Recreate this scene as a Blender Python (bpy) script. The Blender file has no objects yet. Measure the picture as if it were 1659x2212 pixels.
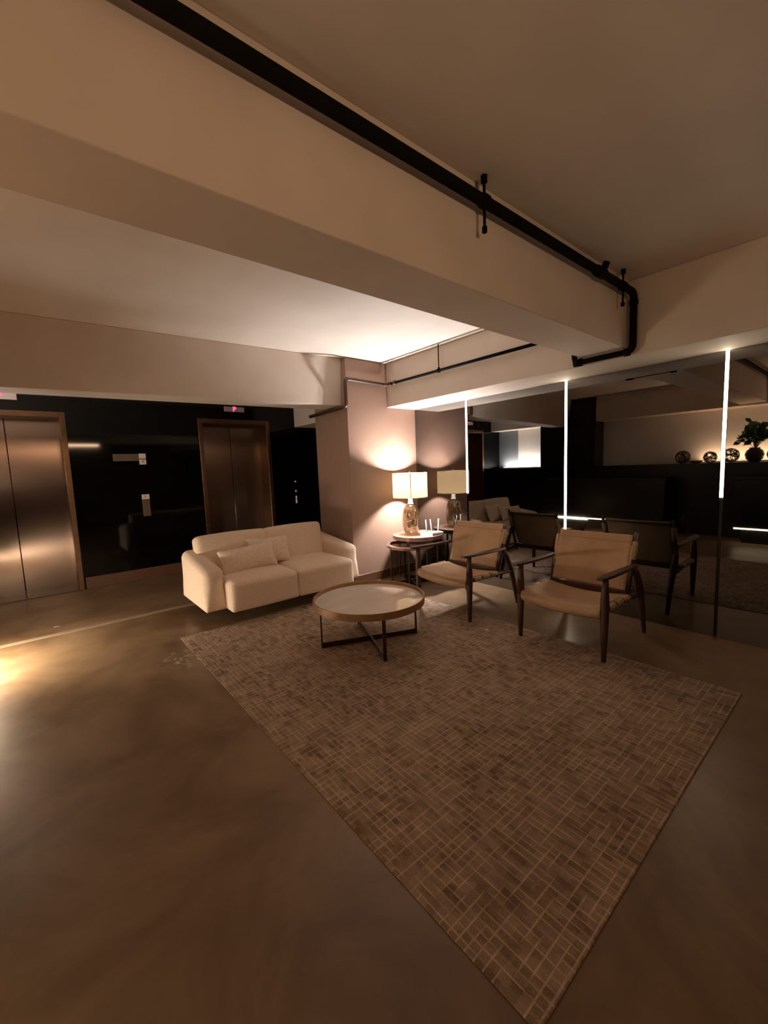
import bpy, bmesh, math, random
from mathutils import Vector, Matrix, Euler
R_ = math.radians
random.seed(7)
S = bpy.context.scene
C = S.collection

# ------------------------------------------------------------------ camera
cam = bpy.data.cameras.new('camera'); cam_o = bpy.data.objects.new('camera', cam); C.objects.link(cam_o)
cam.sensor_fit = 'HORIZONTAL'; cam.sensor_width = 36.0
F_PX = 897.19; cam.lens = F_PX / 1659 * 36.0
cam.clip_start = 0.02; cam.clip_end = 60
def cam_axes():
    vx = Vector((1920 - 829.5, 968 - 1106, F_PX)).normalized()
    vy = Vector((83 - 829.5, 1040 - 1106, F_PX)); vy = (vy - vy.dot(vx) * vx).normalized()
    vz = -vx.cross(vy)
    if vz.y > 0: vz = -vz
    return vx, vy, vz                      # world axes seen in camera coordinates (x right, y down, z forward)
vx, vy, vz = cam_axes()
right = Vector((vx.x, vy.x, vz.x)); down = Vector((vx.y, vy.y, vz.y)); fwd = Vector((vx.z, vy.z, vz.z))
m = Matrix((right, -down, -fwd)).transposed().to_4x4(); m.translation = Vector((0, 0, 1.5))
cam_o.matrix_world = m
S.camera = cam_o

# ------------------------------------------------------------------ view, world
S.view_settings.view_transform = 'Standard'; S.view_settings.look = 'None'
S.view_settings.gamma = 1; S.view_settings.exposure = 0.0
S.cycles.use_denoising = True
S.cycles.max_bounces = 10; S.cycles.diffuse_bounces = 5; S.cycles.glossy_bounces = 6; S.cycles.transmission_bounces = 6
S.cycles.transparent_max_bounces = 16
S.cycles.caustics_reflective = False; S.cycles.caustics_refractive = False
S.cycles.sample_clamp_indirect = 4.0
W = bpy.data.worlds.new('world'); S.world = W; W.use_nodes = True
W.node_tree.nodes['Background'].inputs[0].default_value = (1, .7, .45, 1)
W.node_tree.nodes['Background'].inputs[1].default_value = 0.0

# ------------------------------------------------------------------ lamps of the place that are not objects with a visible body
def area(name, loc, rot, sx, sy, power, col, spread=180):
    l = bpy.data.lights.new(name, 'AREA'); l.shape = 'RECTANGLE'; l.size = sx; l.size_y = sy
    l.energy = power; l.color = col; l.spread = R_(spread)
    o = bpy.data.objects.new(name, l); C.objects.link(o); o.location = loc; o.rotation_euler = [R_(a) for a in rot]
    return o
WARM = (1.0, .60, .30)
NEUT = (1.0, .80, .62)
# strip washing the white niche wall behind the reception ledge
area('niche_light', (-1.50, 1.45, 1.385), (180, 0, 0), .05, 1.7, 38, (1, .63, .37))
area('alcove_light', (-1.50, 6.15, 1.385), (180, 0, 0), .05, 1.2, 60, (1, .90, .80))
# wall wash over the entrance behind the camera
area('entrance_light', (.95, -2.35, 2.60), (92, 0, 0), 1.3, .12, 9, (1, .64, .38), 110)
# toe-kick light of the reception counter, throwing its glow on the lobby floor
area('toe_kick_light', (-.60, 4.50, .24), (0, -66, 0), .03, .9, 40, (1, .83, .62))

# ------------------------------------------------------------------ materials
MATS = {}
def mat(name, col=(.5, .5, .5), rough=.5, metal=0, noise=0, nscale=8, spec=.5, bump=0, bscale=60, stretch=(1, 1, 1), emit=None, estr=0):
    if name in MATS: return MATS[name]
    mt = bpy.data.materials.new(name); mt.use_nodes = True; nt = mt.node_tree; N = nt.nodes; L = nt.links
    p = N['Principled BSDF']
    p.inputs['Base Color'].default_value = (*col, 1); p.inputs['Roughness'].default_value = rough
    p.inputs['Metallic'].default_value = metal; p.inputs['Specular IOR Level'].default_value = spec
    tc = N.new('ShaderNodeTexCoord'); mp = N.new('ShaderNodeMapping'); mp.inputs['Scale'].default_value = stretch
    L.new(tc.outputs['Object'], mp.inputs['Vector'])
    if noise:
        n = N.new('ShaderNodeTexNoise'); n.inputs['Scale'].default_value = nscale; n.inputs['Detail'].default_value = 5
        L.new(mp.outputs[0], n.inputs['Vector'])
        r = N.new('ShaderNodeValToRGB')
        r.color_ramp.elements[0].position = .3; r.color_ramp.elements[1].position = .7
        r.color_ramp.elements[0].color = (*[c * (1 - noise) for c in col], 1)
        r.color_ramp.elements[1].color = (*[min(1, c * (1 + noise)) for c in col], 1)
        L.new(n.outputs['Fac'], r.inputs[0]); L.new(r.outputs[0], p.inputs['Base Color'])
    if bump:
        n2 = N.new('ShaderNodeTexNoise'); n2.inputs['Scale'].default_value = bscale; n2.inputs['Detail'].default_value = 3
        L.new(mp.outputs[0], n2.inputs['Vector'])
        b = N.new('ShaderNodeBump'); b.inputs['Strength'].default_value = bump; b.inputs['Distance'].default_value = .004
        L.new(n2.outputs['Fac'], b.inputs['Height']); L.new(b.outputs[0], p.inputs['Normal'])
    if emit:
        p.inputs['Emission Color'].default_value = (*emit, 1); p.inputs['Emission Strength'].default_value = estr
    MATS[name] = mt
    return mt

PLASTER = mat('painted plaster', (.72, .62, .54), .7, noise=.05, nscale=3, bump=.15, bscale=25)
CEIL = mat('ceiling paint', (.84, .775, .71), .75, noise=.05, nscale=2)
BLACKGLASS = mat('black glass', (.002, .0018, .0016), .05, noise=.3, nscale=4, spec=.28)
MIRROR = mat('smoked mirror', (.235, .23, .225), .015, metal=1, noise=.04, nscale=1.5)
LAMINATE = mat('wood laminate', (.285, .178, .132), .42, noise=.05, nscale=14, stretch=(6, 6, .25), bump=.05, bscale=40)
SKIRT = mat('dark wood skirting', (.11, .05, .025), .4, noise=.2, nscale=10, stretch=(1, 6, 6))
BRONZE = mat('brushed elevator steel', (.31, .225, .18), .24, metal=1, noise=.10, nscale=30, stretch=(.15, 1, 12))
def brushed(mt):
    nt = mt.node_tree; p = nt.nodes['Principled BSDF']; p.inputs['Anisotropic'].default_value = .85; p.inputs['Anisotropic Rotation'].default_value = .25
    tg = nt.nodes.new('ShaderNodeTangent'); tg.direction_type = 'RADIAL'; tg.axis = 'X'; nt.links.new(tg.outputs[0], p.inputs['Tangent'])
brushed(BRONZE)
JAMB = mat('elevator jamb steel', (.20, .115, .065), .35, metal=1, noise=.1, nscale=10)
DARKMETAL = mat('dark bronze metal', (.06, .04, .03), .35, metal=.8, noise=.2, nscale=20)
RIM = mat('antique brass rim', (.30, .16, .075), .38, metal=.35, noise=.15, nscale=15)
TABLEMIRROR = mat('glossy cream stone', (.95, .88, .80), .02, noise=.06, nscale=3.5, stretch=(1, 2.2, 1))
TABLEMIRROR.node_tree.nodes['Principled BSDF'].inputs['IOR'].default_value = 3.0
TRAY = mat('rose bronze tray', (.42, .27, .21), .3, metal=.5, noise=.1, nscale=12)
PIPE = mat('black painted pipe', (.005, .004, .003), .8, noise=.3, nscale=20, spec=.1)
FABRIC = mat('cream sofa fabric', (.76, .60, .47), .95, noise=.06, nscale=60, bump=.35, bscale=350, spec=.1)
PILLOW = mat('cream pillow plush', (.76, .61, .48), 1, noise=.10, nscale=40, bump=.6, bscale=220, spec=.1)
LEATHER = mat('tan saddle leather', (.41, .255, .145), .55, noise=.10, nscale=9, bump=.15, bscale=150, spec=.3)
WALNUT = mat('dark walnut', (.048, .016, .007), .45, noise=.3, nscale=14, stretch=(4, 4, .6))
WHITEPL = mat('white plastic', (.80, .78, .75), .4, noise=.02)
PAPER = mat('white paper', (.55, .54, .52), .8, noise=.02)
INK = mat('grey ink', (.12, .12, .13), .8, noise=.05)
BLACKLAC = mat('black lacquer', (.006, .005, .005), .3, noise=.2)
NICHEW = mat('white niche plaster', (.80, .76, .72), .8, noise=.02)
GREYREFL = mat('grey painted reflection', (.22, .25, .28), .5, noise=.05, nscale=3)  # grey stands in for the white alcove mirrored dimly in the black glass
VINE = mat('dark vine twigs', (.07, .04, .02), .8, noise=.3, nscale=30)
LEAF = mat('green leaves', (.04, .10, .02), .5, noise=.4, nscale=12)
VASE = mat('dark clay vase', (.04, .02, .012), .5, noise=.2, nscale=10)
SHELL = mat('brown dish', (.20, .13, .09), .5, noise=.2)
INDIC = mat('indicator plate', (.55, .44, .40), .35, metal=.2, noise=.04)
CALL = mat('call plate steel', (.13, .09, .065), .4, metal=.3, noise=.05)
LABELW = mat('white sticker', (.75, .66, .60), .6, noise=.04)
RED = mat('red digit', (.8, .05, .1), .5, emit=(1, .06, .22), estr=2.5, noise=.02)
LED = mat('warm white led', (1, .9, .8), .5, emit=(1, .84, .62), estr=24, noise=.01)
LEDLOW = mat('warm white led dim', (1, .9, .8), .5, emit=(1, .78, .50), estr=18, noise=.01)
LEDEND = mat('warm white led bright', (1, .9, .8), .5, emit=(1, .82, .58), estr=110, noise=.01)
BULB = mat('lit bulb', (1, .9, .8), .5, emit=(1, .85, .65), estr=20, noise=.01)
CERAMIC = mat('white ceramic', (.85, .82, .76), .3, noise=.02)
BRASS = mat('polished brass', (.65, .45, .22), .25, metal=1, noise=.05)
PALE = mat('pale floor strip', (.30, .22, .15), .4, noise=.15, nscale=8)

def shade_mat():
    mt = bpy.data.materials.new('linen lamp shade'); mt.use_nodes = True; nt = mt.node_tree; N = nt.nodes; L = nt.links
    N.remove(N['Principled BSDF']); out = N['Material Output']
    tc = N.new('ShaderNodeTexCoord'); n = N.new('ShaderNodeTexNoise'); n.inputs['Scale'].default_value = 180
    L.new(tc.outputs['Object'], n.inputs['Vector'])
    r = N.new('ShaderNodeValToRGB'); r.color_ramp.elements[0].color = (.18, .126, .066, 1); r.color_ramp.elements[1].color = (.205, .145, .078, 1)
    L.new(n.outputs['Fac'], r.inputs[0])
    t = N.new('ShaderNodeBsdfTranslucent'); d = N.new('ShaderNodeBsdfDiffuse')
    L.new(r.outputs[0], t.inputs[0]); L.new(r.outputs[0], d.inputs[0])
    mx = N.new('ShaderNodeMixShader'); mx.inputs[0].default_value = .68
    L.new(t.outputs[0], mx.inputs[1]); L.new(d.outputs[0], mx.inputs[2]); L.new(mx.outputs[0], out.inputs[0])
    return mt
SHADE = shade_mat()

def glass_mat():
    mt = bpy.data.materials.new('mercury glass'); mt.use_nodes = True; nt = mt.node_tree; N = nt.nodes; L = nt.links
    N.remove(N['Principled BSDF']); out = N['Material Output']
    tc = N.new('ShaderNodeTexCoord'); n = N.new('ShaderNodeTexNoise'); n.inputs['Scale'].default_value = 11; n.inputs['Detail'].default_value = 2
    L.new(tc.outputs['Object'], n.inputs['Vector'])
    r = N.new('ShaderNodeValToRGB'); r.color_ramp.elements[0].position = .42; r.color_ramp.elements[1].position = .60
    r.color_ramp.elements[0].color = (.12, .12, .12, 1); r.color_ramp.elements[1].color = (.55, .55, .55, 1)
    L.new(n.outputs['Fac'], r.inputs[0])
    tr = N.new('ShaderNodeBsdfTransparent'); tr.inputs[0].default_value = (.90, .84, .74, 1)
    gl = N.new('ShaderNodeBsdfGlossy'); gl.inputs['Roughness'].default_value = .04; gl.inputs[0].default_value = (.9, .86, .8, 1)
    mx = N.new('ShaderNodeMixShader'); L.new(r.outputs[0], mx.inputs[0]); L.new(tr.outputs[0], mx.inputs[1]); L.new(gl.outputs[0], mx.inputs[2])
    L.new(mx.outputs[0], out.inputs[0]); return mt
GLASS = glass_mat()

def floor_mat():
    mt = bpy.data.materials.new('polished concrete'); mt.use_nodes = True; nt = mt.node_tree; N = nt.nodes; L = nt.links
    p = N['Principled BSDF']; tc = N.new('ShaderNodeTexCoord')
    n = N.new('ShaderNodeTexNoise'); n.inputs['Scale'].default_value = 1.6; n.inputs['Detail'].default_value = 7; n.inputs['Roughness'].default_value = .6; n.inputs['Distortion'].default_value = .6
    L.new(tc.outputs['Object'], n.inputs['Vector'])
    r = N.new('ShaderNodeValToRGB'); r.color_ramp.elements[0].position = .3; r.color_ramp.elements[1].position = .72
    r.color_ramp.elements[0].color = (.11, .061, .028, 1); r.color_ramp.elements[1].color = (.25, .164, .095, 1)
    L.new(n.outputs['Fac'], r.inputs[0])
    # pale scuffs beside the rug corner: a stain with a shape of its own
    sc = N.new('ShaderNodeVectorMath'); sc.operation = 'DISTANCE'; sc.inputs[1].default_value = (.80, 3.62, 0)
    L.new(tc.outputs['Object'], sc.inputs[0])
    mr = N.new('ShaderNodeMapRange'); mr.inputs['From Min'].default_value = .05; mr.inputs['From Max'].default_value = .24; mr.inputs['To Min'].default_value = 1; mr.inputs['To Max'].default_value = 0
    L.new(sc.outputs['Value'], mr.inputs[0])
    n3 = N.new('ShaderNodeTexNoise'); n3.inputs['Scale'].default_value = 16; n3.inputs['Detail'].default_value = 4; L.new(tc.outputs['Object'], n3.inputs['Vector'])
    r3 = N.new('ShaderNodeValToRGB'); r3.color_ramp.elements[0].position = .52; r3.color_ramp.elements[1].position = .66
    L.new(n3.outputs['Fac'], r3.inputs[0])
    mu = N.new('ShaderNodeMath'); mu.operation = 'MULTIPLY'; L.new(mr.outputs[0], mu.inputs[0]); L.new(r3.outputs[0], mu.inputs[1])
    mx = N.new('ShaderNodeMix'); mx.data_type = 'RGBA'; L.new(mu.outputs[0], mx.inputs[0]); L.new(r.outputs[0], mx.inputs[6]); mx.inputs[7].default_value = (.5, .42, .34, 1)
    L.new(mx.outputs[2], p.inputs['Base Color'])
    n2 = N.new('ShaderNodeTexNoise'); n2.inputs['Scale'].default_value = 5; n2.inputs['Detail'].default_value = 4; L.new(tc.outputs['Object'], n2.inputs['Vector'])
    r2 = N.new('ShaderNodeMapRange'); r2.inputs['To Min'].default_value = .29; r2.inputs['To Max'].default_value = .46
    L.new(n2.outputs['Fac'], r2.inputs[0]); L.new(r2.outputs[0], p.inputs['Roughness'])
    p.inputs['Specular IOR Level'].default_value = .4
    return mt
FLOOR = floor_mat()

def rug_mat():
    mt = bpy.data.materials.new('woven rug'); mt.use_nodes = True; nt = mt.node_tree; N = nt.nodes; L = nt.links
    p = N['Principled BSDF']; p.inputs['Roughness'].default_value = .9; p.inputs['Specular IOR Level'].default_value = .15
    tc = N.new('ShaderNodeTexCoord')
    def lines(sx, sy, off, lo, hi):
        mp = N.new('ShaderNodeMapping'); mp.inputs['Scale'].default_value = (sx, sy, 1); mp.inputs['Location'].default_value = (off, off * 1.7, 0)
        L.new(tc.outputs['Object'], mp.inputs[0])
        n = N.new('ShaderNodeTexNoise'); n.inputs['Scale'].default_value = 1; n.inputs['Detail'].default_value = 2; n.inputs['Roughness'].default_value = .5
        L.new(mp.outputs[0], n.inputs['Vector'])
        mr = N.new('ShaderNodeMapRange'); mr.inputs['From Min'].default_value = lo; mr.inputs['From Max'].default_value = hi
        L.new(n.outputs['Fac'], mr.inputs[0]); return mr.outputs[0]
    def op(o, a, b):
        x = N.new('ShaderNodeMath'); x.operation = o
        for i, v in enumerate((a, b)):
            if isinstance(v, (int, float)): x.inputs[i].default_value = v
            else: L.new(v, x.inputs[i])
        return x.outputs[0]
    # fine raised threads in both directions, broken up by noise stretched along each thread
    sp = N.new('ShaderNodeSeparateXYZ'); L.new(tc.outputs['Object'], sp.inputs[0])
    def threads(axis, n_per_m, w):
        f = op('FRACT', op('MULTIPLY', sp.outputs[axis], n_per_m), 0)
        return op('LESS_THAN', f, w)
    la = op('MULTIPLY', threads(0, 33, .17), lines(33, 4.5, 0, .44, .52))
    lb = op('MULTIPLY', threads(1, 29, .17), lines(4.5, 29, 3, .44, .52))
    thin = op('MAXIMUM', la, lb)
    def cellrand(nx, ny, off):
        cb = N.new('ShaderNodeCombineXYZ')
        L.new(op('FLOOR', op('MULTIPLY', sp.outputs[0], nx), 0), cb.inputs[0]); L.new(op('FLOOR', op('MULTIPLY', sp.outputs[1], ny), 0), cb.inputs[1]); cb.inputs[2].default_value = off
        wn = N.new('ShaderNodeTexWhiteNoise'); wn.noise_dimensions = '3D'; L.new(cb.outputs[0], wn.inputs['Vector'])
        return wn.outputs['Value']
    c1 = op('GREATER_THAN', cellrand(33, 29, 0), .42); c2 = op('GREATER_THAN', cellrand(11, 29, 3), .35); c3 = op('GREATER_THAN', cellrand(33, 9, 8), .30)
    cells = op('MULTIPLY', op('MULTIPLY', op('MAXIMUM', c1, lines(4, 4, 9, .42, .60)), op('ADD', op('MULTIPLY', c2, .35), .65)), op('ADD', op('MULTIPLY', c3, .35), .65))
    big = lines(1.3, 1.3, 5, .35, .65)
    fine = lines(170, 170, 1, .3, .7)
    v = op('ADD', op('MULTIPLY', thin, .42), op('ADD', op('MULTIPLY', op('ADD', op('MULTIPLY', cells, .6), op('MULTIPLY', lines(24, 8, 7, .40, .56), .4)), .36), op('ADD', op('MULTIPLY', big, .10), op('MULTIPLY', fine, .16))))
    r = N.new('ShaderNodeValToRGB'); r.color_ramp.elements[0].position = .08; r.color_ramp.elements[1].position = 1.0
    r.color_ramp.elements[0].color = (.13, .080, .048, 1); r.color_ramp.elements[1].color = (.54, .40, .29, 1)
    L.new(v, r.inputs[0]); L.new(r.outputs[0], p.inputs['Base Color'])
    b = N.new('ShaderNodeBump'); b.inputs['Strength'].default_value = .6; b.inputs['Distance'].default_value = .004
    L.new(v, b.inputs['Height']); L.new(b.outputs[0], p.inputs['Normal'])
    return mt
RUG = rug_mat()

# ------------------------------------------------------------------ mesh helpers
class MB:
    def __init__(s): s.bm = bmesh.new()
    def box(s, a, b, mtx=None):
        a = Vector(a); b = Vector(b)
        vs = [s.bm.verts.new((x, y, z)) for x in (a.x, b.x) for y in (a.y, b.y) for z in (a.z, b.z)]
        for f in ((0, 1, 3, 2), (4, 6, 7, 5), (0, 4, 5, 1), (2, 3, 7, 6), (0, 2, 6, 4), (1, 5, 7, 3)):
            s.bm.faces.new([vs[i] for i in f])
        if mtx: bmesh.ops.transform(s.bm, matrix=mtx, verts=vs)
        return s
    def bar(s, p, q, w, h, up=(0, 0, 1)):
        p = Vector(p); q = Vector(q); d = (q - p); l = d.length; d.normalize()
        u = Vector(up); sd = d.cross(u).normalized(); u = sd.cross(d).normalized()
        mtx = Matrix((d, sd, u)).transposed().to_4x4(); mtx.translation = p
        return s.box((0, -w / 2, -h / 2), (l, w / 2, h / 2), mtx)
    def tube(s, pts, rads, seg=12, cap=True):
        pts = [Vector(p) for p in pts]
        if not isinstance(rads, (list, tuple)): rads = [rads] * len(pts)
        rings = []; prev = None
        for i, p in enumerate(pts):
            d = (pts[min(i + 1, len(pts) - 1)] - pts[max(i - 1, 0)]).normalized()
            if prev is None:
                u = Vector((0, 0, 1)) if abs(d.z) < .9 else Vector((1, 0, 0))
                u = (u - u.dot(d) * d).normalized()
            else:
                u = (prev - prev.dot(d) * d).normalized()
            prev = u; w = d.cross(u)
            rings.append([s.bm.verts.new(p + rads[i] * (math.cos(2 * math.pi * k / seg) * u + math.sin(2 * math.pi * k / seg) * w)) for k in range(seg)])
        for a, b in zip(rings, rings[1:]):
            for k in range(seg):
                s.bm.faces.new((a[k], a[(k + 1) % seg], b[(k + 1) % seg], b[k]))
        if cap:
            s.bm.faces.new(rings[0][::-1]); s.bm.faces.new(rings[-1])
        return s
    def lathe(s, prof, seg=40, c=(0, 0, 0), close=False):
        c = Vector(c); rings = []
        for r, z in prof:
            if r < 1e-5: rings.append([s.bm.verts.new(c + Vector((0, 0, z)))])
            else: rings.append([s.bm.verts.new(c + Vector((r * math.cos(2 * math.pi * k / seg), r * math.sin(2 * math.pi * k / seg), z))) for k in range(seg)])
        pr = list(zip(rings, rings[1:]))
        if close: pr.append((rings[-1], rings[0]))
        for a, b in pr:
            for k in range(seg):
                k2 = (k + 1) % seg
                if len(a) == 1 and len(b) == 1: continue
                if len(a) == 1: s.bm.faces.new((a[0], b[k2], b[k]))
                elif len(b) == 1: s.bm.faces.new((a[k], a[k2], b[0]))
                else: s.bm.faces.new((a[k], a[k2], b[k2], b[k]))
        return s
    def grid(s, fn, nu, nv):
        vs = [[s.bm.verts.new(fn(i / nu, j / nv)) for j in range(nv + 1)] for i in range(nu + 1)]
        for i in range(nu):
            for j in range(nv):
                s.bm.faces.new((vs[i][j], vs[i + 1][j], vs[i + 1][j + 1], vs[i][j + 1]))
        return s
    def soft(s, c, size, n=6, div=14, fn=None, mtx=None):
        """rounded box; fn(p) bends the unit cube point"""
        st = len(s.bm.verts)
        r = bmesh.ops.create_cube(s.bm, size=2)
        es = list({e for v in r['verts'] for e in v.link_edges})
        bmesh.ops.subdivide_edges(s.bm, edges=es, cuts=div, use_grid_fill=True)
        s.bm.verts.ensure_lookup_table()
        vs = s.bm.verts[st:]
        c = Vector(c); h = Vector(size) / 2
        for v in vs:
            p = v.co.copy(); mx = max(abs(p.x), abs(p.y), abs(p.z))
            k = (abs(p.x) ** n + abs(p.y) ** n + abs(p.z) ** n) ** (1 / n)
            q = p * (mx / k)
            if fn: q = Vector(fn(q))
            q = Vector((q.x * h.x, q.y * h.y, q.z * h.z))
            v.co = (mtx @ q if mtx else q) + c
        return s
    def puff(s, c, size, r=.06, rb=None, div=22, fn=None, mtx=None):
        """upholstered block: flat faces, edges rounded with radius r (rb along the bottom)"""
        st = len(s.bm.verts)
        q_ = bmesh.ops.create_cube(s.bm, size=2)
        es = list({e for v in q_['verts'] for e in v.link_edges})
        bmesh.ops.subdivide_edges(s.bm, edges=es, cuts=div, use_grid_fill=True)
        s.bm.verts.ensure_lookup_table(); c = Vector(c); h = Vector(size) / 2
        warp = lambda t: math.sin(t * math.pi / 2) * .6 + t * .4
        for v in s.bm.verts[st:]:
            p = Vector([warp(t) * k for t, k in zip(v.co, h)])
            rr = r if rb is None else rb + (r - rb) * max(0, min(1, (p.z + h.z) / h.z))
            inn = Vector([max(-(k - rr), min(k - rr, t)) for t, k in zip(p, h)])
            d = p - inn
            q = inn + rr * d.normalized() if d.length > 1e-9 else p
            if fn: q = Vector(fn(q, h))
            v.co = (mtx @ q if mtx else q) + c
        return s
    def build(s, name, material, parent=None, smooth=False, bevel=0, bseg=3, solid=0, subsurf=0, shift=None):
        me = bpy.data.meshes.new(name); bmesh.ops.recalc_face_normals(s.bm, faces=s.bm.faces)
        if shift is not None: bmesh.ops.translate(s.bm, verts=s.bm.verts, vec=-Vector(shift))
        s.bm.to_mesh(me); s.bm.free()
        o = bpy.data.objects.new(name, me); C.objects.link(o); me.materials.append(material)
        if smooth:
            for p in me.polygons: p.use_smooth = True
        if solid:
            md = o.modifiers.new('solid', 'SOLIDIFY'); md.thickness = solid; md.offset = 0
        if bevel:
            md = o.modifiers.new('bevel', 'BEVEL'); md.width = bevel; md.segments = bseg; md.limit_method = 'ANGLE'; md.angle_limit = R_(35)
            for p in me.polygons: p.use_smooth = bseg > 1
            if bseg > 1:
                w = o.modifiers.new('wn', 'WEIGHTED_NORMAL')
        if subsurf:
            md = o.modifiers.new('sub', 'SUBSURF'); md.levels = subsurf; md.render_levels = subsurf
        if parent: o.parent = parent
        if shift is not None and not parent: o.location = shift
        return o
def tag(o, label, cat, group=None):
    o['label'] = label; o['category'] = cat
    if group: o['group'] = group
    return o
def thing(name, label, cat, loc=(0, 0, 0), rz=0, group=None):
    o = bpy.data.objects.new(name, None); C.objects.link(o); o.location = loc; o.rotation_euler = (0, 0, rz); o.empty_display_size = .1
    return tag(o, label, cat, group)
def struct(o): o['kind'] = 'structure'; return o
def part_label(o, l): o['label'] = l; return o
def copy_thing(o, loc, rz, label):
    c = o.copy(); C.objects.link(c); c.location = loc; c.rotation_euler = (0, 0, rz); c['label'] = label
    for ch in list(o.children):
        d = ch.copy(); C.objects.link(d); d.parent = c
        for g in list(ch.children):
            e = g.copy(); C.objects.link(e); e.parent = d
    return c
def arc(c, a0, a1, r, u, v, n=8):
    return [Vector(c) + r * (math.cos(a0 + (a1 - a0) * i / n) * Vector(u) + math.sin(a0 + (a1 - a0) * i / n) * Vector(v)) for i in range(n + 1)]
def rounded_path(pts, r=.06, n=6):
    out = [Vector(pts[0])]
    for a, b, c in zip(pts, pts[1:], pts[2:]):
        a, b, c = Vector(a), Vector(b), Vector(c)
        d1 = (a - b).normalized(); d2 = (c - b).normalized()
        p0 = b + d1 * r; p1 = b + d2 * r
        for i in range(n + 1):
            t = i / n; out.append((1 - t) ** 2 * p0 + 2 * t * (1 - t) * b + t * t * p1)
    out.append(Vector(pts[-1])); return out

# ------------------------------------------------------------------ the room
XM, YP, YE, ZC = 4.20, 4.32, 6.95, 2.87        # mirror wall, pillar front, elevator wall, ceiling
XB, ZB = 3.69, 2.30                            # face and soffit of the beam over the mirrors
struct(MB().box((-2.0, -2.7, -.12), (4.4, 7.5, 0)).build('floor', FLOOR))
struct(MB().box((-2.0, -2.7, ZC), (4.4, 7.5, ZC + .15)).build('ceiling', CEIL))
struct(MB().box((XM + .012, -2.7, 0), (XM + .2, 7.5, ZC)).build('wall_right', BLACKLAC))
struct(MB().box((-2.0, -2.7, 0), (4.4, -2.5, ZC)).build('wall_behind', SKIRT))
struct(MB().box((-1.8, -2.5, 0), (-1.6, 6.35, ZC)).build('wall_left', NICHEW))
struct(MB().box((-1.8, 6.35, 0), (-1.6, 7.4, ZC)).build('wall_left_corner', GREYREFL))  # wall end coloured as the alcove's reflection in the elevator wall
# elevator wall, black glass with two openings
E1 = (-.84, .30); E2 = (2.06, 3.15); ZE = 2.33
b = MB()
for x0, x1 in ((-1.6, E1[0]), (E1[1], E2[0]), (E2[1], 4.212)): b.box((x0, YE, 0), (x1, YE + .45, ZC))
for e in (E1, E2): b.box((e[0], YE, ZE), (e[1], YE + .45, ZC))
struct(b.build('wall_back', BLACKGLASS))
b = MB()
for x0, x1 in ((-1.6, E1[0] - .07), (E1[1] + .07, E2[0] - .05), (E2[1] + .05, 4.19)): b.box((x0, YE - .015, 0), (x1, YE, .16))
struct(b.build('baseboard_back', SKIRT, bevel=.004, bseg=1))
# pillar between lounge and elevators
struct(MB().box((3.03, YP, 0), (4.21, 5.10, ZC)).build('wall_pillar', LAMINATE, bevel=.004, bseg=1))
struct(MB().box((3.018, YP - .012, 0), (4.19, 5.11, .12)).build('baseboard_pillar', SKIRT, bevel=.003, bseg=1))
# beams
struct(MB().box((XB, -2.5, ZB), (XM + .012, 7.0, ZC)).build('beam_right', PLASTER, bevel=.008, bseg=2))
struct(MB().box((-1.6, 1.36, 2.36), (XB, 1.71, ZC)).build('beam_middle', PLASTER, bevel=.008, bseg=2))
bb = MB()
vs = [bb.bm.verts.new(p) for p in ((-1.6, 4.82, 2.28), (3.03, 4.43, 2.30), (3.03, 4.84, 2.30), (-1.6, 5.10, 2.28),
                                   (-1.6, 4.70, ZC), (3.03, 4.40, ZC), (3.03, 4.84, ZC), (-1.6, 5.10, ZC))]
for f in ((0, 1, 2, 3), (7, 6, 5, 4), (0, 4, 5, 1), (1, 5, 6, 2), (2, 6, 7, 3), (3, 7, 4, 0)): bb.bm.faces.new([vs[i] for i in f])
struct(bb.build('beam_back', PLASTER, bevel=.008, bseg=2))
struct(MB().box((-1.6, 5.08, 0), (3.02, 5.15, .003)).build('trim_1', PALE))

# ------------------------------------------------------------------ mirror panels and LED strips
panel_lab = [('smoked mirror panel at the right edge of the picture beyond the last lit strip', -.435, .825),
             ('wide smoked mirror panel behind the nearer leather chair, reflecting vine balls on a ledge', .845, 2.105),
             ('smoked mirror panel behind the farther leather chair, reflecting a bright white window of wall', 2.125, 3.385),
             ('narrow smoked mirror panel beside the pillar reflecting the lit table lamp', 3.405, YP - .002),
             ('smoked mirror panel hidden behind the pillar near the elevators', 5.105, 6.93)]
for l, y0, y1 in panel_lab:
    tag(MB().box((XM - .008, y0, .0), (XM + .008, y1, ZB)).build('mirror_panel', MIRROR, bevel=.0015, bseg=1), l, 'mirror', 'smoked mirror panels')
for l, y, z0, z1 in (('vertical glowing LED strip between mirror panels, right beside the lamp reflection', 3.395, 1.14, 2.295),
                     ('vertical glowing LED strip running down behind the nearer leather chair', 2.115, .30, 2.295),
                     ('vertical glowing LED strip at far right crossing the reflected plant ledge', .835, 1.16, 2.295)):
    t = thing('led_strip', l, 'led strip light', (XM - .012, y, z0), 0, 'LED strips between the mirror panels')
    MB().box((-.003, -.011, 0), (.002, .011, z1 - z0)).build('diffuser', LED, t)
    MB().box((.001, -.015, -.02), (.004, .015, z1 - z0)).build('channel', DARKMETAL, t)
t = thing('led_strip', 'short broken row of light dashes glowing in the dark passage beside the pillar', 'led strip light', (XM - .012, 5.9, .05))
for z0, z1 in ((0, .06), (.78, .865), (.88, .93), (1.02, 1.05), (1.225, 1.25)):
    MB().box((-.003, -.008, z0), (.002, .008, z1)).build('diffuser', LED, t)

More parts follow.
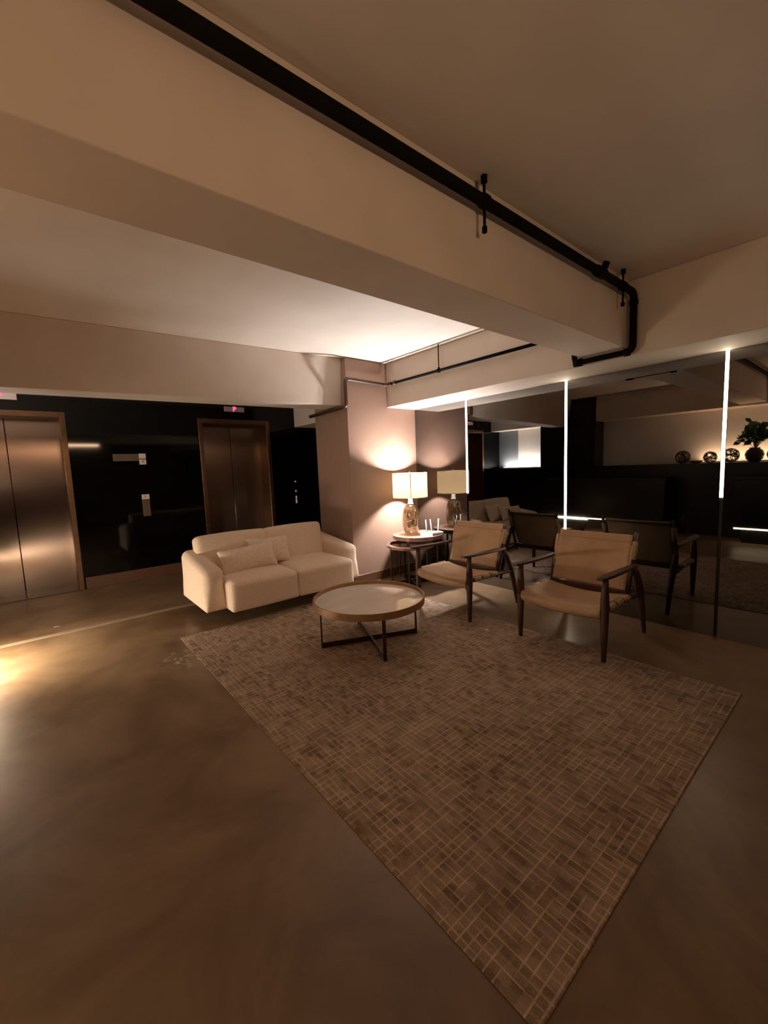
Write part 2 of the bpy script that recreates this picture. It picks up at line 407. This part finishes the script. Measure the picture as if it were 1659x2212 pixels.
# ------------------------------------------------------------------ elevators
def elevator(n, e, label):
    x0, x1 = e; yd = YE + .30; xm = (x0 + x1) / 2
    root = bpy.data.objects.new('door_%d' % n, None); C.objects.link(root); root.location = (xm, YE, 0); struct(root); root['label'] = label
    sh = lambda b, nm, mt, **k: b.build(nm, mt, root, **k)
    for a, c in ((x0, xm - .003), (xm + .003, x1)):
        sh(MB().box((a - xm, yd - YE, 0), (c - xm, yd - YE + .04, ZE)), 'door_leaf', BRONZE, bevel=.003, bseg=1)
    f = MB().box((x0 - xm - .05, -.012, 0), (x0 - xm + .012, yd - YE, ZE + .06)).box((x1 - xm - .012, -.012, 0), (x1 - xm + .05, yd - YE, ZE + .06)).box((x0 - xm + .012, -.012, ZE - .012), (x1 - xm - .012, yd - YE, ZE + .06))
    sh(f, 'door_frame', JAMB, bevel=.003, bseg=1)
    sh(MB().box((x0 - xm, -.01, 0), (x1 - xm, yd - YE, .006)), 'sill', DARKMETAL)
elevator(1, E1, 'brushed bronze elevator doors at the left edge of the picture')
elevator(2, E2, 'brushed bronze elevator doors behind the cream sofa')
def indicator(x, z, label):
    t = thing('floor_indicator', label, 'elevator indicator', (x, YE - .02, z), 0, 'floor indicators over the elevators')
    MB().box((-.165, 0, -.04), (.165, .02, .04)).build('face_plate', INDIC, t, bevel=.005)
    cu = bpy.data.curves.new('digit', 'FONT'); cu.body = 'P'; cu.size = .105; cu.offset = .003; cu.align_x = 'CENTER'; cu.align_y = 'CENTER'; cu.extrude = .002
    tmp = bpy.data.objects.new('tmp', cu); C.objects.link(tmp)
    me = bpy.data.meshes.new_from_object(tmp.evaluated_get(bpy.context.evaluated_depsgraph_get()))
    bpy.data.objects.remove(tmp)
    d = bpy.data.objects.new('digit', me); C.objects.link(d); me.materials.clear(); me.materials.append(RED)
    d.rotation_euler = (R_(90), 0, 0); d.location = (0, -.003, .0); d.parent = t
    part_label(d, 'glowing red digit')
indicator(-.27, 2.555, 'pale floor indicator with red digit cut by the left picture edge')
indicator(2.60, 2.555, 'pale floor indicator with red digit above the elevator behind the sofa')
# call plate and notices on the black glass between the elevators
t = thing('call_plate', 'narrow metal call plate with a white sticker on the black wall', 'call button', (1.19, YE - .008, 1.13))
MB().box((-.05, 0, -.20), (.05, .008, .10)).build('plate', CALL, t, bevel=.002, bseg=1)
part_label(MB().box((-.05, -.002, .05), (.05, 0, .12)).build('sticker', LABELW, t), 'white sticker with an arrow')
MB().bar((-.004, -.003, .075), (-.010, -.003, .10), .002, .008, (1, 0, 0)).build('arrow', INK, t)
t = thing('notice_plate', 'dim horizontal notice plate with two white stickers high on the black wall', 'notice', (1.035, YE - .008, 1.79))
MB().box((-.20, 0, -.05), (.13, .008, .05)).build('plate', CALL, t, bevel=.002, bseg=1)
for z in (.0, -.085):
    part_label(MB().box((.12, -.004, z - .02), (.21, .008, z + .055)).build('sticker', LABELW, t, bevel=.006), 'white sticker')
MB().bar((.16, -.006, -.07), (.172, -.006, -.045), .002, .012, (1, 0, 0)).build('arrow', INK, t)

# ------------------------------------------------------------------ sprinkler pipe
t = thing('sprinkler_pipe', 'long black sprinkler pipe wrapping the beams, dropping down and running to the pillar', 'pipe', (3.64, 1.30, 2.75))
o0 = Vector((3.64, 1.30, 2.75))
def P(*p): return Vector(p) - o0
yb = 1.31; xp = 3.635
main = rounded_path([P(-1.55, yb, 2.755), P(xp, yb, 2.755), P(xp, yb, 2.325), P(xp, 1.765, 2.325), P(xp, 1.765, 2.58), P(xp, YP - .05, 2.58), P(2.975, YP - .05, 2.60), P(2.975, 4.36, 2.60)], .055)
MB().tube(main[:1] + main[1:15], .026, 16).build('beam_run', PIPE, t, smooth=True)
MB().tube(main[14:29], .022, 16).build('under_beam_run', PIPE, t, smooth=True)
tail = rounded_path([P(xp, 1.79, 2.58), P(xp, YP - .05, 2.58), P(2.985, YP - .05, 2.60), P(2.985, YP - .05, 2.265), P(2.985, 5.15, 2.245)], .05)
RUST = mat('rust brown pipe', (.06, .025, .014), .4, noise=.3, nscale=12)
MB().tube(tail[:2], .017, 12).build('recess_run', PIPE, t, smooth=True)
part_label(MB().tube(tail[1:], .023, 14).build('pillar_run', RUST, t, smooth=True), 'rust brown run around the pillar')
for x in (1.78, 3.43):
    h = MB()
    h.tube([P(x, yb, 2.87), P(x, yb, 2.84)], .016, 10).tube([P(x, yb, 2.84), P(x, yb, 2.63)], .007, 8)
    h.tube([P(x, yb, 2.64), P(x, yb, 2.615)], .013, 10)
    h.tube([P(x - .016, yb, 2.755), P(x + .016, yb, 2.755)], .032, 16)
    h.build('hanger', PIPE, t, smooth=True)
h = MB().tube([P(xp, 3.33, ZC), P(xp, 3.33, 2.60)], .006, 8).tube([P(xp, 3.315, 2.58), P(xp, 3.345, 2.58)], .024, 14).tube([P(xp, 3.33, 2.615), P(xp, 3.33, 2.598)], .012, 10)
h.build('hanger', PIPE, t, smooth=True)
for x in (3.05,):
    MB().tube([P(x - .05, yb, 2.755), P(x + .05, yb, 2.755)], .034, 16).tube([P(x + .03, yb, 2.755), P(x + .03, yb - .03, 2.82)], .022, 12).build('coupling', PIPE, t, smooth=True)
for p0, p1, r in (((xp, yb + .02, 2.325), (xp, yb + .06, 2.325), .031), ((xp, 1.70, 2.325), (xp, 1.765, 2.325), .032), ((xp, yb, 2.67), (xp, yb, 2.70), .032)):
    MB().tube([P(*p0), P(*p1)], r, 14).build('coupling', PIPE, t, smooth=True)
for p0, p1 in (((xp, 4.08, 2.58), (xp, 4.12, 2.58)), ((xp, 4.17, 2.58), (xp, 4.20, 2.58))):
    MB().tube([P(*p0), P(*p1)], .026, 12).build('coupling', RUST, t, smooth=True)

# ------------------------------------------------------------------ rug
ZR = .006
def rug_bm():
    b = MB(); b.box((-1.2, -1.8, 0), (1.2, 1.8, ZR)); return b
tag(rug_bm().build('area_rug', RUG, bevel=.003, bseg=1), 'large taupe rug with a crosshatched woven pattern under the coffee table', 'rug').location = (2.07, 2.30, 0)

# ------------------------------------------------------------------ sofa
t = thing('loveseat', 'cream fabric two-seat sofa on black legs in front of the elevators', 'sofa', (2.06, 4.5, 0))
sx = lambda x: x - 2.06
sy = lambda y: y - 4.5
def seat_fn(q, h):
    ex = 1 - (q.x / h.x) ** 2; ey = 1 - (q.y / h.y) ** 2
    z = q.z + (.030 * ex * ey if q.z > 0 else 0)
    y = q.y - (.012 * ex if q.y < 0 else 0)
    return (q.x, y, z)
for x0, x1 in ((1.330, 2.064), (2.060, 2.795)):
    MB().puff((sx((x0 + x1) / 2), sy(4.37), .295), (x1 - x0, .77, .30), .055, .03, fn=seat_fn).build('seat_cushion', FABRIC, t, smooth=True)
def back_fn(q, h):
    ex = 1 - (q.x / h.x) ** 2; ez = 1 - (q.z / h.z) ** 2
    return (q.x, q.y - (.025 * ex * ez if q.y < 0 else 0), q.z + (.012 * ex if q.z > 0 else 0))
for x0, x1 in ((1.245, 2.062), (2.030, 2.82)):
    MB().puff((sx((x0 + x1) / 2), sy(4.79), .575), (x1 - x0, .19, .50), .05, mtx=Matrix.Rotation(R_(-13), 4, 'X'), fn=back_fn).build('backrest', FABRIC, t, smooth=True)
def arm(x0, x1):
    def fn(q, h):
        f = (h.y - q.y) / (2 * h.y)                            # 1 at the front
        k = max(0, (q.z + h.z * .3) / (h.z * 1.3))
        return (q.x, q.y, q.z - .115 * f * k)
    MB().puff((sx((x0 + x1) / 2), sy(4.585), .415), (x1 - x0, .85, .53), .085, .022, fn=fn).build('armrest', FABRIC, t, smooth=True)
arm(1.135, 1.345); arm(2.78, 2.99)
MB().box((sx(1.30), sy(4.25), .135), (sx(2.83), sy(4.93), .22)).build('base_frame', BLACKLAC, t, bevel=.01)
for x in (1.41, 2.72):
    for y in (4.01, 4.88):
        z0 = ZR if y < 4.1 else 0
        MB().bar((sx(x), sy(y), z0), (sx(x), sy(y), .15), .012, .05).build('leg', DARKMETAL, t, bevel=.002, bseg=1)
    MB().bar((sx(x), sy(4.01), .142), (sx(x), sy(4.88), .142), .04, .012).build('leg_rail', DARKMETAL, t)
def pillow(name, label, loc, size, rot):
    b = MB().soft((0, 0, 0), size, n=14, div=18, fn=lambda q: (q.x * (1 - .07 * (1 - q.z * q.z)), q.y * (.07 + .93 * max(0, (1 - abs(q.x) ** 2.4) * (1 - abs(q.z) ** 2.4)) ** .6), q.z * (1 - .13 * (1 - q.x * q.x)) + .02 * math.sin(3 * q.x)))
    o = b.build(name, PILLOW, smooth=True); o.location = loc; o.rotation_euler = [R_(a) for a in rot]
    return tag(o, label, 'pillow', 'pillows on the sofa')
pillow('throw_pillow', 'cream lumbar pillow lying lowest and nearest on the sofa seat', (1.69, 4.42, .575), (.63, .20, .30), (-25, -3, 2))
pillow('throw_pillow', 'cream pillow tucked behind the nearer pillow at the middle of the sofa', (1.99, 4.555, .60), (.50, .17, .33), (-22, 2, -6))

# ------------------------------------------------------------------ coffee table
def drum_table(name, label, loc, r, h, rim_h, surf_m, rim_m, leg_r, ang, group=None, bar_h=.045, drop=.035, legn=4):
    t = thing(name, label, 'table', loc, 0, group)
    zt = h - drop * .9
    MB().lathe([(0, zt - .012), (r - .012, zt - .012), (r - .012, zt), (0, zt)], 72).build('tabletop', surf_m, t, smooth=False)
    MB().lathe([(r - .010, h - rim_h), (r, h - rim_h), (r, h), (r - .010, h)], 72, close=True).build('rim', rim_m, t, bevel=.002, bseg=2)
    for k in range(4):
        a = ang + k * math.pi / 2; d = Vector((math.cos(a), math.sin(a), 0))
        b = MB().bar(d * leg_r, d * leg_r + Vector((0, 0, h - rim_h + .004)), .012, .028, up=d.cross(Vector((0, 0, 1))))
        b.build('leg', DARKMETAL, t, bevel=.0015, bseg=1)
    for k in range(2):
        a = ang + k * math.pi / 2; d = Vector((math.cos(a), math.sin(a), 0))
        MB().bar(-d * (leg_r - .007) + Vector((0, 0, bar_h / 2 + .001 * k)), d * (leg_r - .007) + Vector((0, 0, bar_h / 2 + .001 * k)), .012, bar_h - .002 * k).build('floor_bar', DARKMETAL, t, bevel=.0015, bseg=1)
    return t
drum_table('coffee_table', 'round coffee table with glossy cream top and brass rim on the rug', (2.10, 2.80, ZR), .48, .405, .058, TABLEMIRROR, RIM, .425, math.atan2(-.41, -.17))

# nested side tables
drum_table('side_table', 'taller round side table in the corner carrying the lamp and router', (3.80, 3.93, 0), .33, .615, .05, TRAY, TRAY, .28, R_(20), 'nested side tables', drop=.012)
drum_table('side_table', 'lower round side table tucked under the lamp table by the chair arm', (3.60, 3.86, 0), .30, .52, .035, TRAY, TRAY, .265, R_(65), 'nested side tables', drop=.03)

# ------------------------------------------------------------------ table lamp
LX, LY, LZ = 3.762, 4.008, .606
t = thing('table_lamp', 'lit table lamp with drum shade and mottled glass jug base on the side table', 'lamp', (LX, LY, LZ))
MB().lathe([(0, .006), (.075, .0), (.085, .006), (.098, .05), (.112, .12), (.113, .20), (.108, .28), (.095, .34), (.065, .385), (.036, .405), (.034, .402), (.060, .380), (.089, .337), (.102, .28), (.107, .20), (.106, .12), (.092, .052), (.075, .012), (0, .012)], 48).build('glass_body', GLASS, t, smooth=True)
part_label(MB().lathe([(0, .402), (.038, .402), (.040, .41), (.030, .42), (.028, .46), (.024, .475), (0, .475)], 24).build('neck', CERAMIC, t, smooth=True), 'white neck')
MB().tube([(0, 0, .47), (0, 0, .80)], .005, 8).build('stem', BRASS, t, smooth=True)
MB().lathe([(0, .80), (.012, .80), (.015, .815), (.010, .835), (0, .84)], 16).build('finial', CERAMIC, t, smooth=True)
RS = .228; Z0, Z1 = .495, .812
sh = MB().lathe([(RS, Z0), (RS, Z1)], 72).build('lamp_shade', SHADE, t, smooth=True)
a = math.atan2(-LY, -LX) + .03
MB().bar((RS * 1.004 * math.cos(a), RS * 1.004 * math.sin(a), Z0), (RS * 1.004 * math.cos(a), RS * 1.004 * math.sin(a), Z1), .008, .002, (math.cos(a), math.sin(a), 0)).build('shade_seam', mat('shade seam', (.32, .22, .11), .8, noise=.05), sh)
for z in (Z0, Z1):
    ring = MB(); ring.lathe([(RS - .003, z - .003), (RS + .002, z - .003), (RS + .002, z + .003), (RS - .003, z + .003)], 72, close=True)
    ring.build('shade_ring', mat('shade trim', (.75, .62, .42), .8, noise=.03), sh)
sp = MB()
for k in range(3):
    a = k * 2.094 + .4; sp.tube([(0, 0, Z1 - .02), (RS * math.cos(a), RS * math.sin(a), Z1 - .006)], .002, 6)
sp.build('spider_frame', BRASS, sh)
MB().lathe([(0, .63), (.022, .64), (.034, .675), (.030, .705), (.014, .73), (0, .735)], 20).build('bulb', BULB, t, smooth=True)
pl = bpy.data.lights.new('bulb_light', 'POINT'); pl.energy = 470; pl.color = (1, .93, .90); pl.shadow_soft_size = .045
plo = bpy.data.objects.new('bulb_light', pl); C.objects.link(plo); plo.location = (LX, LY, LZ + .685)
t.children[0]
for ch in t.children:
    if ch.name.startswith('bulb'): ch.visible_shadow = True

# ------------------------------------------------------------------ wifi router, leaflet
t = thing('wifi_router', 'white wifi router with upright antennas on the side table beside the lamp', 'router', (3.93, 3.74, .612), R_(-12))
MB().box((-.10, -.06, .004), (.10, .06, .03)).build('housing', WHITEPL, t, bevel=.008)
for x, y, lean in ((-.09, .05, -.01), (.0, .066, -.02), (.09, .05, .015)):
    MB().tube([(x, y, .015), (x, y, .035), (x + lean, y + .005, .19)], [.006, .008, .0065], 10).build('antenna', WHITEPL, t, smooth=True)
for k in range(4):
    MB().box((-.06 + k * .03, -.058, .030), (-.045 + k * .03, -.03, .0306)).build('vent_mark', INK, t)
t = thing('leaflet_stand', 'small white card with grey print propped in front of the router', 'card', (3.74, 3.70, .606), R_(-40))
mt_ = Matrix.Rotation(R_(-62), 4, 'X')
MB().box((-.075, -.001, 0), (.075, .001, .085), mt_).build('card', PAPER, t)
b = MB()
for k in range(4): b.box((-.055, -.0018, .02 + k * .014), (.055 - .02 * (k % 2), -.001, .025 + k * .014), mt_)
b.build('print', INK, t)

# ------------------------------------------------------------------ lounge chairs
def make_chair(loc, label):
    t = thing('lounge_chair', label, 'chair', loc, 0, 'leather sling lounge chairs')
    for s in (-1, 1):
        y = .345 * s
        z0 = ZR
        MB().tube([(-.398, y, z0), (-.397, y, .20), (-.395, y, .37), (-.393, y, .46), (-.392, y, .56), (-.391, y, .632)], [.017, .025, .031, .031, .024, .022], 16).build('leg', WALNUT, t, smooth=True)
        MB().tube([(.405, y * 1.0, 0), (.345, y, .22), (.275, y, .42), (.215, y, .54), (.165, y * .985, .625)], [.016, .024, .031, .028, .017], 16).build('leg', WALNUT, t, smooth=True)
        # flat arm paddle
        def armf(u, v, s=s, y=y):
            x = -.485 + u * .665
            w = .040 + .028 * math.sin(math.pi * min(1, .25 + u * .75)) if u < .8 else .056 - (u - .8) * .10
            w *= (1 if u > .04 else .8)
            return Vector((x, y - s * .0 + (v - .5) * w * 1.0, .650 - .028 * u + .012 * (u ** 2)))
        MB().grid(armf, 24, 5).build('armrest', WALNUT, t, smooth=False, solid=.025, bevel=.007, bseg=2)
        # side rail at the seat
        MB().tube([(-.40, y, .405), (.0, y, .392), (.275, y, .375)], [.019, .020, .019], 14).build('side_rail', WALNUT, t, smooth=True)
        # leather straps round the rail
        for k, x0 in enumerate((-.335, -.205, -.075)):
            b = MB().tube([(x0, y, .402 - .0 * k), (x0 + .005, y, .402), (x0 + .105, y, .398), (x0 + .11, y, .398)], [.021, .025, .025, .021], 14)
            part_label(b.build('seat_strap', LEATHER, t, smooth=True), 'tan leather strap')
        # back post
        pb = Vector((.065, .322 * s, .345)); pt = Vector((.248, .325 * s, .895))
        MB().tube([pb, pb.lerp(pt, .5), pt], [.018, .0185, .014], 14).build('back_post', WALNUT, t, smooth=True)
        q0, q1 = pb.lerp(pt, .60), pb.lerp(pt, .86)
        part_label(MB().tube([q0, q0.lerp(q1, .02), q0.lerp(q1, .98), q1], [.019, .0235, .0225, .018], 14).build('sling_sleeve', LEATHER, t, smooth=True), 'tan leather sleeve')
    MB().tube([(-.395 + .010 * (1 - (k / 6 - 1) ** 2), .345 * (k / 6 - 1), .385 - .045 * (1 - (k / 6 - 1) ** 2)) for k in range(13)], .017, 14).build('front_rail', WALNUT, t, smooth=True)
    MB().bar((.085, -.325, .405), (.085, .325, .405), .022, .055).build('back_rail', WALNUT, t, bevel=.006)
    MB().bar((.235, -.325, .845), (.235, .325, .845), .014, .02).build('top_rail', WALNUT, t, bevel=.003)
    # seat sling: front lip, top, sagging
    def seatf(u, v):
        y = (v - .5) * 2 * .325
        e = 1 - (2 * v - 1) ** 2
        if u < .16:
            k = u / .16; a = k * math.pi / 2
            x = -.405 - .022 * math.sin(math.pi * k) + .0; z = .335 + .085 * k
            x += .012 * e
            z -= .030 * e
        else:
            k = (u - .16) / .84
            x = -.405 + .47 * k
            if k < .06: x = -.405 + .47 * k
            z = .420 + .010 * math.sin(min(1, k * 8) * math.pi / 2) - .02 * k
            z -= e * (.030 + .035 * math.sin(math.pi * min(1, k * 1.05)))
            x += .012 * e * (1 - k)
        return Vector((x, y, z))
    part_label(MB().grid(seatf, 44, 28).build('seat', LEATHER, t, smooth=True, solid=.007), 'tan leather seat sling')
    def backf(u, v):
        e = 1 - (2 * v - 1) ** 2
        p = Vector((.088, 0, .440)).lerp(Vector((.240, 0, .872)), u)
        w = .308 if u < .96 else .308
        off = Vector((.94, 0, -.33)) * (.030 * e * (1 - .55 * u))
        return p + off + Vector((-.018, (v - .5) * 2 * w, 0))
    bk = part_label(MB().grid(backf, 30, 24).build('backrest', LEATHER, t, smooth=True, solid=.007), 'tan leather back sling')
    def bandf(u, v):
        p = backf(.86 + .012 * u, v); return p + Vector((-.0045, 0, .0012))
    MB().grid(bandf, 1, 24).build('seam', mat('leather seam', (.25, .13, .055), .6, noise=.1), bk, smooth=True)
    def sidef(s):
        def f(u, v):
            a = backf(.36 + .62 * 0 + u * .45 + .18 * 0, 0 if s < 0 else 1)
            pb = Vector((.065, .322 * s, .345)); pt = Vector((.248, .325 * s, .895))
            zt = a.z; k = (zt - pb.z) / (pt.z - pb.z); c = pb.lerp(pt, k) + Vector((-.020, 0, .006))
            return a.lerp(c, v)
        return f
    for s in (-1, 1): MB().grid(sidef(s), 8, 2).build('sling_tab', LEATHER, t, smooth=True, solid=.006)
    return t
ch = make_chair((3.49, 1.607, 0), 'tan leather sling lounge chair nearest the camera, right of the other')
copy_thing(ch, (3.44, 2.81, 0), 0, 'tan leather sling lounge chair beside the lamp table')

# ------------------------------------------------------------------ small scraps on the floor
b = MB(); b.grid(lambda u, v: Vector(((u - .5) * .05, (v - .5) * .028, .004 + .006 * math.sin(u * 5) * v)), 6, 3)
o = tag(b.build('paper_scrap', PAPER, solid=.001), 'tiny crumpled white paper scrap on the rug near the chairs', 'scrap'); o.location = (2.99, 2.23, ZR); o.rotation_euler = (0, 0, .6)
b = MB(); b.grid(lambda u, v: Vector(((u - .5) * .05, (v - .5) * .012, .003 + .003 * math.sin(u * 4))), 6, 2)
o = tag(b.build('paper_scrap', PAPER, solid=.001), 'tiny white scrap on the bare floor near the left elevator', 'scrap'); o.location = (.0, 5.38, 0)

# ------------------------------------------------------------------ reception, seen in the mirrors
struct(MB().box((-1.6, -2.5, 2.34), (-1.2, 4.16, ZC)).build('trim_2', PLASTER))
struct(MB().box((-1.6, 5.45, 2.36), (-1.2, 6.93, ZC)).build('trim_3', PLASTER))
struct(MB().box((-1.6, 4.16, 0), (-1.15, 5.45, ZC)).build('wall_column', BLACKLAC))
t = tag(MB().box((-1.599, -1.5, 0), (-1.2, 4.155, 1.355)).build('back_cabinet', BLACKLAC, bevel=.004, bseg=1), 'long black back cabinet carrying the vine balls and plant, seen in the mirror', 'cabinet')
t = tag(MB().box((-1.599, 5.455, 0), (-1.2, 6.92, 1.365)).build('back_cabinet', BLACKLAC, bevel=.004, bseg=1), 'short black cabinet under the bright white alcove, seen in the mirror', 'cabinet')
def counter(y0, y1, label, end=False):
    t = thing('reception_counter', label, 'counter', (-.80, (y0 + y1) / 2, 0), 0, 'reception counters')
    h = (y1 - y0) / 2
    MB().box((-.16, -h, .262), (.18, h, 1.07)).build('body', BLACKLAC, t, bevel=.004, bseg=1)
    MB().box((-.16, -h + .02, 0), (.10, h - .10, .262)).build('plinth', BLACKLAC, t)
    MB().box((-.18, -h - .02, 1.07), (.20, h + .02, 1.10)).build('worktop', BLACKLAC, t, bevel=.004, bseg=1)
    part_label(MB().box((.145, -h + .02, .240), (.178, h - .01, .262)).build('light_strip', LEDLOW, t), 'glowing toe-kick light strip')
    if end: part_label(MB().box((-.16, h - .035, .240), (.14, h - .005, .262)).build('light_strip', LEDEND, t), 'glowing light strip on the end')
counter(2.64, 5.02, 'black reception counter with a lit toe strip left of the sofa, seen in the mirror', True)
counter(-1.2, 1.62, 'black reception counter with a lit toe strip, mirrored at the right picture edge')
def vine_ball(y, d, label):
    b = MB(); r = d / 2
    for k in range(15):
        ax = Vector((random.gauss(0, 1), random.gauss(0, 1), random.gauss(0, 1))).normalized()
        u = ax.orthogonal().normalized(); v = ax.cross(u); ph = random.random() * 6; off = random.uniform(-.5, .5) * r; rr = math.sqrt(r * r - off * off) * .97
        pts = [ax * off + (rr + .01 * r * math.sin(5 * a + ph)) * (math.cos(a) * u + math.sin(a) * v) for a in [2 * math.pi * i / 36 for i in range(37)]]
        b.tube(pts, .0045 + .003 * random.random(), 6)
    o = tag(b.build('vine_ball', VINE, smooth=True), label, 'decorative ball', 'vine balls on the ledge'); o.location = (-1.30, y, 1.357 + r * 1.01)
vine_ball(2.55, .245, 'dark woven vine ball on the mirrored ledge, farthest from the plant')
vine_ball(2.12, .21, 'smaller woven vine ball on the mirrored ledge, left of the bright strip')
vine_ball(1.82, .25, 'large woven vine ball on the mirrored ledge, just left of the plant vase')
vine_ball(1.22, .23, 'woven vine ball on the mirrored ledge, right of the plant vase')
o = tag(MB().lathe([(0, .004), (.05, 0), (.11, .035), (.115, .05), (.108, .047), (.05, .012), (0, .012)], 32).build('shallow_dish', SHELL, smooth=True), 'shallow brown dish between two vine balls on the mirrored ledge', 'dish'); o.location = (-1.28, 2.335, 1.357)
t = thing('vase_plant', 'leafy green plant in a round dark vase on the mirrored ledge', 'plant', (-1.33, 1.50, 1.355))
MB().lathe([(0, 0), (.07, 0), (.12, .06), (.135, .13), (.11, .20), (.07, .23), (.08, .25), (.07, .25), (.06, .23), (0, .20)], 32).build('vase', VASE, t, smooth=True)
st = MB(); lf = MB()
for k in range(26):
    a = random.uniform(0, 2 * math.pi); rr = random.uniform(.06, .34); top = Vector((.45 * rr * math.cos(a), rr * math.sin(a), random.uniform(.36, .70)))
    base = Vector((0, 0, .22)); mid = base.lerp(top, .5) + Vector((0, 0, .06))
    st.tube([base, mid, top], [.005, .004, .003], 6)
    for j in range(5):
        c = mid.lerp(top, random.uniform(.2, 1.1)); L_ = random.uniform(.09, .15)
        d = Vector((random.uniform(-.6, .6), random.uniform(-1, 1), random.uniform(-.5, .9))).normalized(); n = d.orthogonal().normalized(); n.rotate(Matrix.Rotation(random.uniform(0, 6.28), 3, d))
        s_ = d.cross(n)
        lf.grid(lambda u, v: c + d * (L_ * u) + s_ * ((v - .5) * L_ * .75 * math.sin(math.pi * min(1, u * .95 + .04))) + n * (.02 * math.cos((v - .5) * 3) - .03 * u * u), 5, 3)
st.build('stems', LEAF, t, smooth=True); lf.build('foliage', LEAF, t, smooth=True, solid=.0008)
